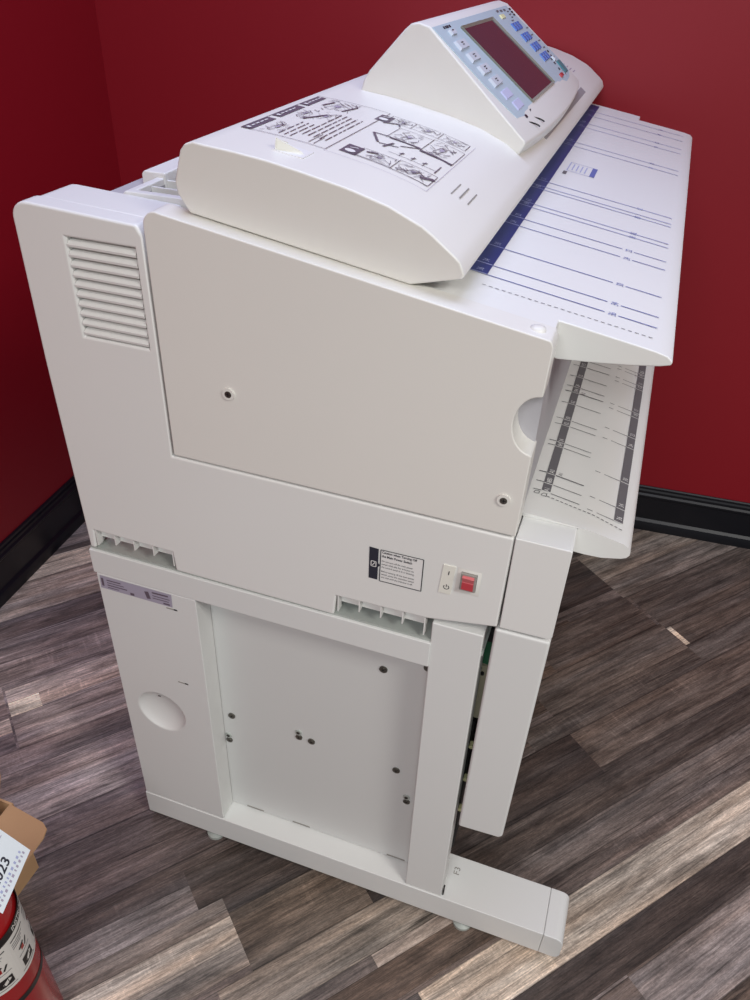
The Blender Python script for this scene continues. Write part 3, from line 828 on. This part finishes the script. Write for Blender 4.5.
# ------------------------------------------------------------------ cardboard box with clear packing film
BX = empty('cardboard_box', (-.32, -.226, 0), 'open brown cardboard box with a flap folded out over the floor', 'box')
bx0, bx1, by0, by1, bt = -.50, -.143, -.288, -.165, .213
b = MB(); t = .004
b.box(bx0, bx1, by0, by1, .0005, t, M['card'])
b.box(bx0, bx0 + t, by0, by1, t, bt, M['card']); b.box(bx1 - t, bx1, by0, by1, t, bt, M['card'])
b.box(bx0 + t, bx1 - t, by0, by0 + t, t, bt, M['card']); b.box(bx0 + t, bx1 - t, by1 - t, by1, t, bt, M['card'])
b.build('box_body', BX, up=0)
def flap(hinge_a, hinge_b, out, length, taper, drop):
    a, c = Vector(hinge_a), Vector(hinge_b); o = Vector(out).normalized()
    e = (c - a).normalized()
    n = o.cross(e).normalized() * .003
    pts = [a, c]
    k = c - e * taper + o * length; j = a + e * taper + o * length
    r = .02
    pts = [a, c] + [c - e * (taper * .75) + o * (length - r), c - e * (taper * .85 + r * .3) + o * (length - r * .3), k - e * r] + [j + e * r, a + e * (taper * .85 + r * .3) + o * (length - r * .3), a + e * (taper * .75) + o * (length - r)]
    b = MB(); b.loft([[tuple(p + n * .5) for p in pts], [tuple(p - n * .5) for p in pts]], M['card'])
    return b.build('flap', BX, up=0)
flap((bx1, by1 - .004, bt), (bx1, by0 + .01, bt), (.97, -.05, .12), .10, .012, 0)
flap((bx0 + .01, by1, bt), (bx1 - .03, by1, bt), (0.0, .6, .7), .055, .012, 0)
flap((bx0, by0 + .01, bt), (bx0, by1 - .004, bt), (-.9, 0, .4), .12, .02, 0)
# crumpled clear film in the box
b = MB(); r = random.Random(3); n = 20; g = []
for i in range(n + 1):
    for j in range(n + 1):
        u, v = i / n, j / n
        x = bx0 + .015 + (bx1 - bx0 - .03) * u; y = by0 + .015 + (by1 - by0 - .03) * v
        h = .17 + .05 * math.sin(7 * u + 2) * math.cos(6 * v) + r.uniform(-.014, .014) + .03 * u * v
        g.append((x + r.uniform(-.004, .004), y + r.uniform(-.004, .004), min(h + .02 * max(0, u + v - 1.3), .232)))
vs = g; fs = [(i * (n + 1) + j, (i + 1) * (n + 1) + j, (i + 1) * (n + 1) + j + 1, i * (n + 1) + j + 1) for i in range(n) for j in range(n)]
b.mesh(vs, fs, M['wrap']); b.solid = False
fl = b.build('packing_film', up=0, smooth=180)
so = fl.modifiers.new('thick', 'SOLIDIFY'); so.thickness = .001
fl['label'] = 'crumpled clear plastic packing film inside the cardboard box'; fl['category'] = 'plastic film'

# ------------------------------------------------------------------ fire extinguisher with inspection tag
EX = (.013, -.394, 0)
ER = .062
E_ = empty('fire_extinguisher', EX, 'red fire extinguisher with a white pictogram label standing on the floor', 'fire extinguisher')
b = MB()
b.lathe([(.0005, .008), (.05, .006), (.056, 0), (ER - .001, .004), (ER, .012), (ER, .345), (ER - .003, .362), (ER - .012, .380), (.036, .394), (.022, .402), (.020, .412), (.0005, .412)], EX, M['extred'], 64)
b.build('cylinder', E_, up=0, smooth=40)
b = MB()
a0, a1 = math.radians(-120), math.radians(100)
EL = lambda u, z, d=.0006: (EX[0] + (ER + d) * math.cos(u), EX[1] + (ER + d) * math.sin(u), z)
def band(z0, z1, m, d=.0006):
    n = 48
    for i in range(n):
        u, w = a0 + (a1 - a0) * i / n, a0 + (a1 - a0) * (i + 1) / n
        b.poly([EL(u, z0, d), EL(w, z0, d), EL(w, z1, d), EL(u, z1, d)], m)
zl0, zl1 = .242, .348
band(zl0, zl1, M['extlabel']); band(zl1 - .003, zl1 + .014, M['black'], .0008); band(.190, .203, M['black'])
AR = lambda px, py, u0, z0, d=.0012: EL(u0 + px / ER, z0 + py, d)
for u0 in (math.radians(-98), math.radians(8)):
    b.text('INSTRUCTIONS', .0135, lambda px, py: AR(px, py, u0, zl1 + .0005), M['extlabel'], sx=.72, bold=.0002)
def lineu(u0, z0, u1, z1, w, m): b.line((u0 * ER, z0), (u1 * ER, z1), w, lambda p, z: EL(p / ER, z, .0011), m, n=3)
R_ = math.radians
for c in range(-100, 95, 38):
    lineu(R_(c - 15), zl1 - .014, R_(c + 13), zl1 - .014, .0024, M['black'])
    for k in range(3): lineu(R_(c - 15), zl1 - .022 - k * .005, R_(c + 8 - 3 * k), zl1 - .022 - k * .005, .0014, M['greyink'])
    lineu(R_(c - 8), zl1 - .048, R_(c + 2), zl1 - .042, .004, M['black']); lineu(R_(c - 2), zl1 - .056, R_(c - 2), zl1 - .046, .006, M['extred'])
    lineu(R_(c + 3), zl1 - .056, R_(c + 9), zl1 - .044, .003, M['black']); lineu(R_(c - 12), zl1 - .062, R_(c + 12), zl1 - .062, .0012, M['greyink'])
    lineu(R_(c - 10), zl0 + .023, R_(c + 10), zl0 + .023, .020, M['black']); lineu(R_(c - 3), zl0 + .018, R_(c + 6), zl0 + .028, .006, M['extlabel'])
    lineu(R_(c - 15), zl0 + .008, R_(c + 13), zl0 + .008, .0014, M['greyink'])
b.solid = False
b.build('label_band', E_, up=0)
b = MB(); b.lathe([(.0005, .412), (.016, .412), (.016, .44), (.011, .446), (.011, .462), (.0005, .462)], EX, M['chrome'], 24)
b.build('valve', E_, up=0, smooth=40)
ux, uy = -.86, .5
b = MB()
def lever(z0, z1, l, m):
    for s0, s1 in ((-.015, l),):
        p = [(s0, -.008), (s1, -.006), (s1, .006), (s0, .008)]
        b.loft([[(EX[0] + ux * s - uy * w, EX[1] + uy * s + ux * w, z0 + (z1 - z0) * max(0, s) / l) for s, w in p], [(EX[0] + ux * s - uy * w, EX[1] + uy * s + ux * w, z0 + .005 + (z1 - z0) * max(0, s) / l) for s, w in p]], m)
lever(.455, .452, .10, M['dark']); lever(.466, .492, .095, M['dark'])
b.build('squeeze_lever', E_, up=0, bevel=.0015)
b = MB(); b.tube([(EX[0] - .012, EX[1] - .012, .43), (EX[0] - .05, EX[1] - .03, .432), (EX[0] - .078, EX[1] - .04, .40), (EX[0] - .078, EX[1] - .04, .30), (EX[0] - .074, EX[1] - .038, .16)], .008, M['dark'], 12)
b.build('hose', E_, up=0, smooth=60)

# tag hanging from the valve and lying over the shoulder
r0 = Vector((.062, -.308, -.300 + ZO))
e1 = Vector((.024, -.084, 0)).normalized(); e2 = Vector((-.032, -.005, .050)); e2 = (e2 - e1 * e2.dot(e1)).normalized()
tn = e1.cross(e2).normalized()
if tn.z < 0: tn = -tn
TG = lambda a, c, h=0: tuple(r0 + e1 * a + e2 * c + tn * h)
b = MB(); b.loft([[TG(*p, 0) for p in ((0, 0), (.088, 0), (.088, .115), (.06, .14), (.03, .14), (0, .115))], [TG(*p, .0007) for p in ((0, 0), (.088, 0), (.088, .115), (.06, .14), (.03, .14), (0, .115))]], M['tag'])
TT = lambda a, c: TG(a, c, .001)
# the year reads along the free edge, upwards
b.text('2023', .0205, lambda px, py: TT(.067 - px, .0225 + py), M['navy'], sx=1.0, bold=.0004)
rr = random.Random(9)
for row in range(2):
    a = .083
    while a > .006:
        l = rr.uniform(.003, .007); b.line((a, .009 - row * 0 + row * .006), (a - l * .6, .009 + row * .006), .004, TT, M['paleink'] if row else M['plumpale']); a -= l + .002
a = .08
for row in range(4):
    b.line((.083, .052 + row * .012), (.006, .052 + row * .012), .0012, TT, M['plumpale'])
    for k in range(9): b.line((.081 - k * .0085, .057 + row * .012), (.077 - k * .0085, .057 + row * .012), .005, TT, M['paleink'])
b.solid = False
tg = b.build('inspection_tag', up=0)
tg['label'] = 'white card inspection tag printed 2023 hanging on the fire extinguisher'; tg['category'] = 'tag'

# ------------------------------------------------------------------ light
def area(name, loc, target, sx, sy, power, rgb):
    l = bpy.data.lights.new(name, 'AREA'); l.shape = 'RECTANGLE'; l.size = sx; l.size_y = sy; l.energy = power; l.color = rgb
    o = bpy.data.objects.new(name, l); COL.objects.link(o); o.location = loc
    o.rotation_euler = (Vector(target) - Vector(loc)).to_track_quat('-Z', 'Y').to_euler()
    return o
area('overhead_key_fill_light', (.3, .36, 2.72), (.3, .36, 0), 1.3, .65, 21, (.60, .68, 1.0))
area('overhead_key_fill_light', (2.4, -1.2, 2.72), (2.4, -1.2, 0), 1.3, .65, 60, (1.0, .97, .93))  # added warm fill, placed to brighten the left wall
area('overhead_key_fill_light', (.7, -2.5, 2.72), (.7, -2.5, 0), 1.3, .65, 62, (.97, .98, 1.0))  # added fill behind the camera, lifts the machine's near side
w = bpy.data.worlds.new('World'); SC.world = w; w.use_nodes = True
w.node_tree.nodes['Background'].inputs['Color'].default_value = (.93, .94, 1.0, 1)
w.node_tree.nodes['Background'].inputs['Strength'].default_value = .17

# ------------------------------------------------------------------ camera
R = [[0.94374916, 0.32854067, 0.03739721], [0.22247124, -0.54721317, -0.80688555], [-0.24463048, 0.76981737, -0.58952282]]
cam = bpy.data.cameras.new('camera'); co = bpy.data.objects.new('camera', cam); COL.objects.link(co)
rx, dn, fw = (Vector(r) for r in R)
mw = Matrix((( rx.x, -dn.x, -fw.x, 0.67924257), (rx.y, -dn.y, -fw.y, -0.72695089), (rx.z, -dn.z, -fw.z, 0.76398914 + ZO), (0, 0, 0, 1)))
co.matrix_world = mw
cam.sensor_fit = 'VERTICAL'; cam.sensor_height = 36; cam.lens = 783.618 / 1000 * 36
cam.clip_start = .02
SC.camera = co
vs = SC.view_settings
vs.view_transform = 'Standard'; vs.look = 'None'; vs.exposure = 0.06; vs.gamma = 1.0; vs.use_curve_mapping = False
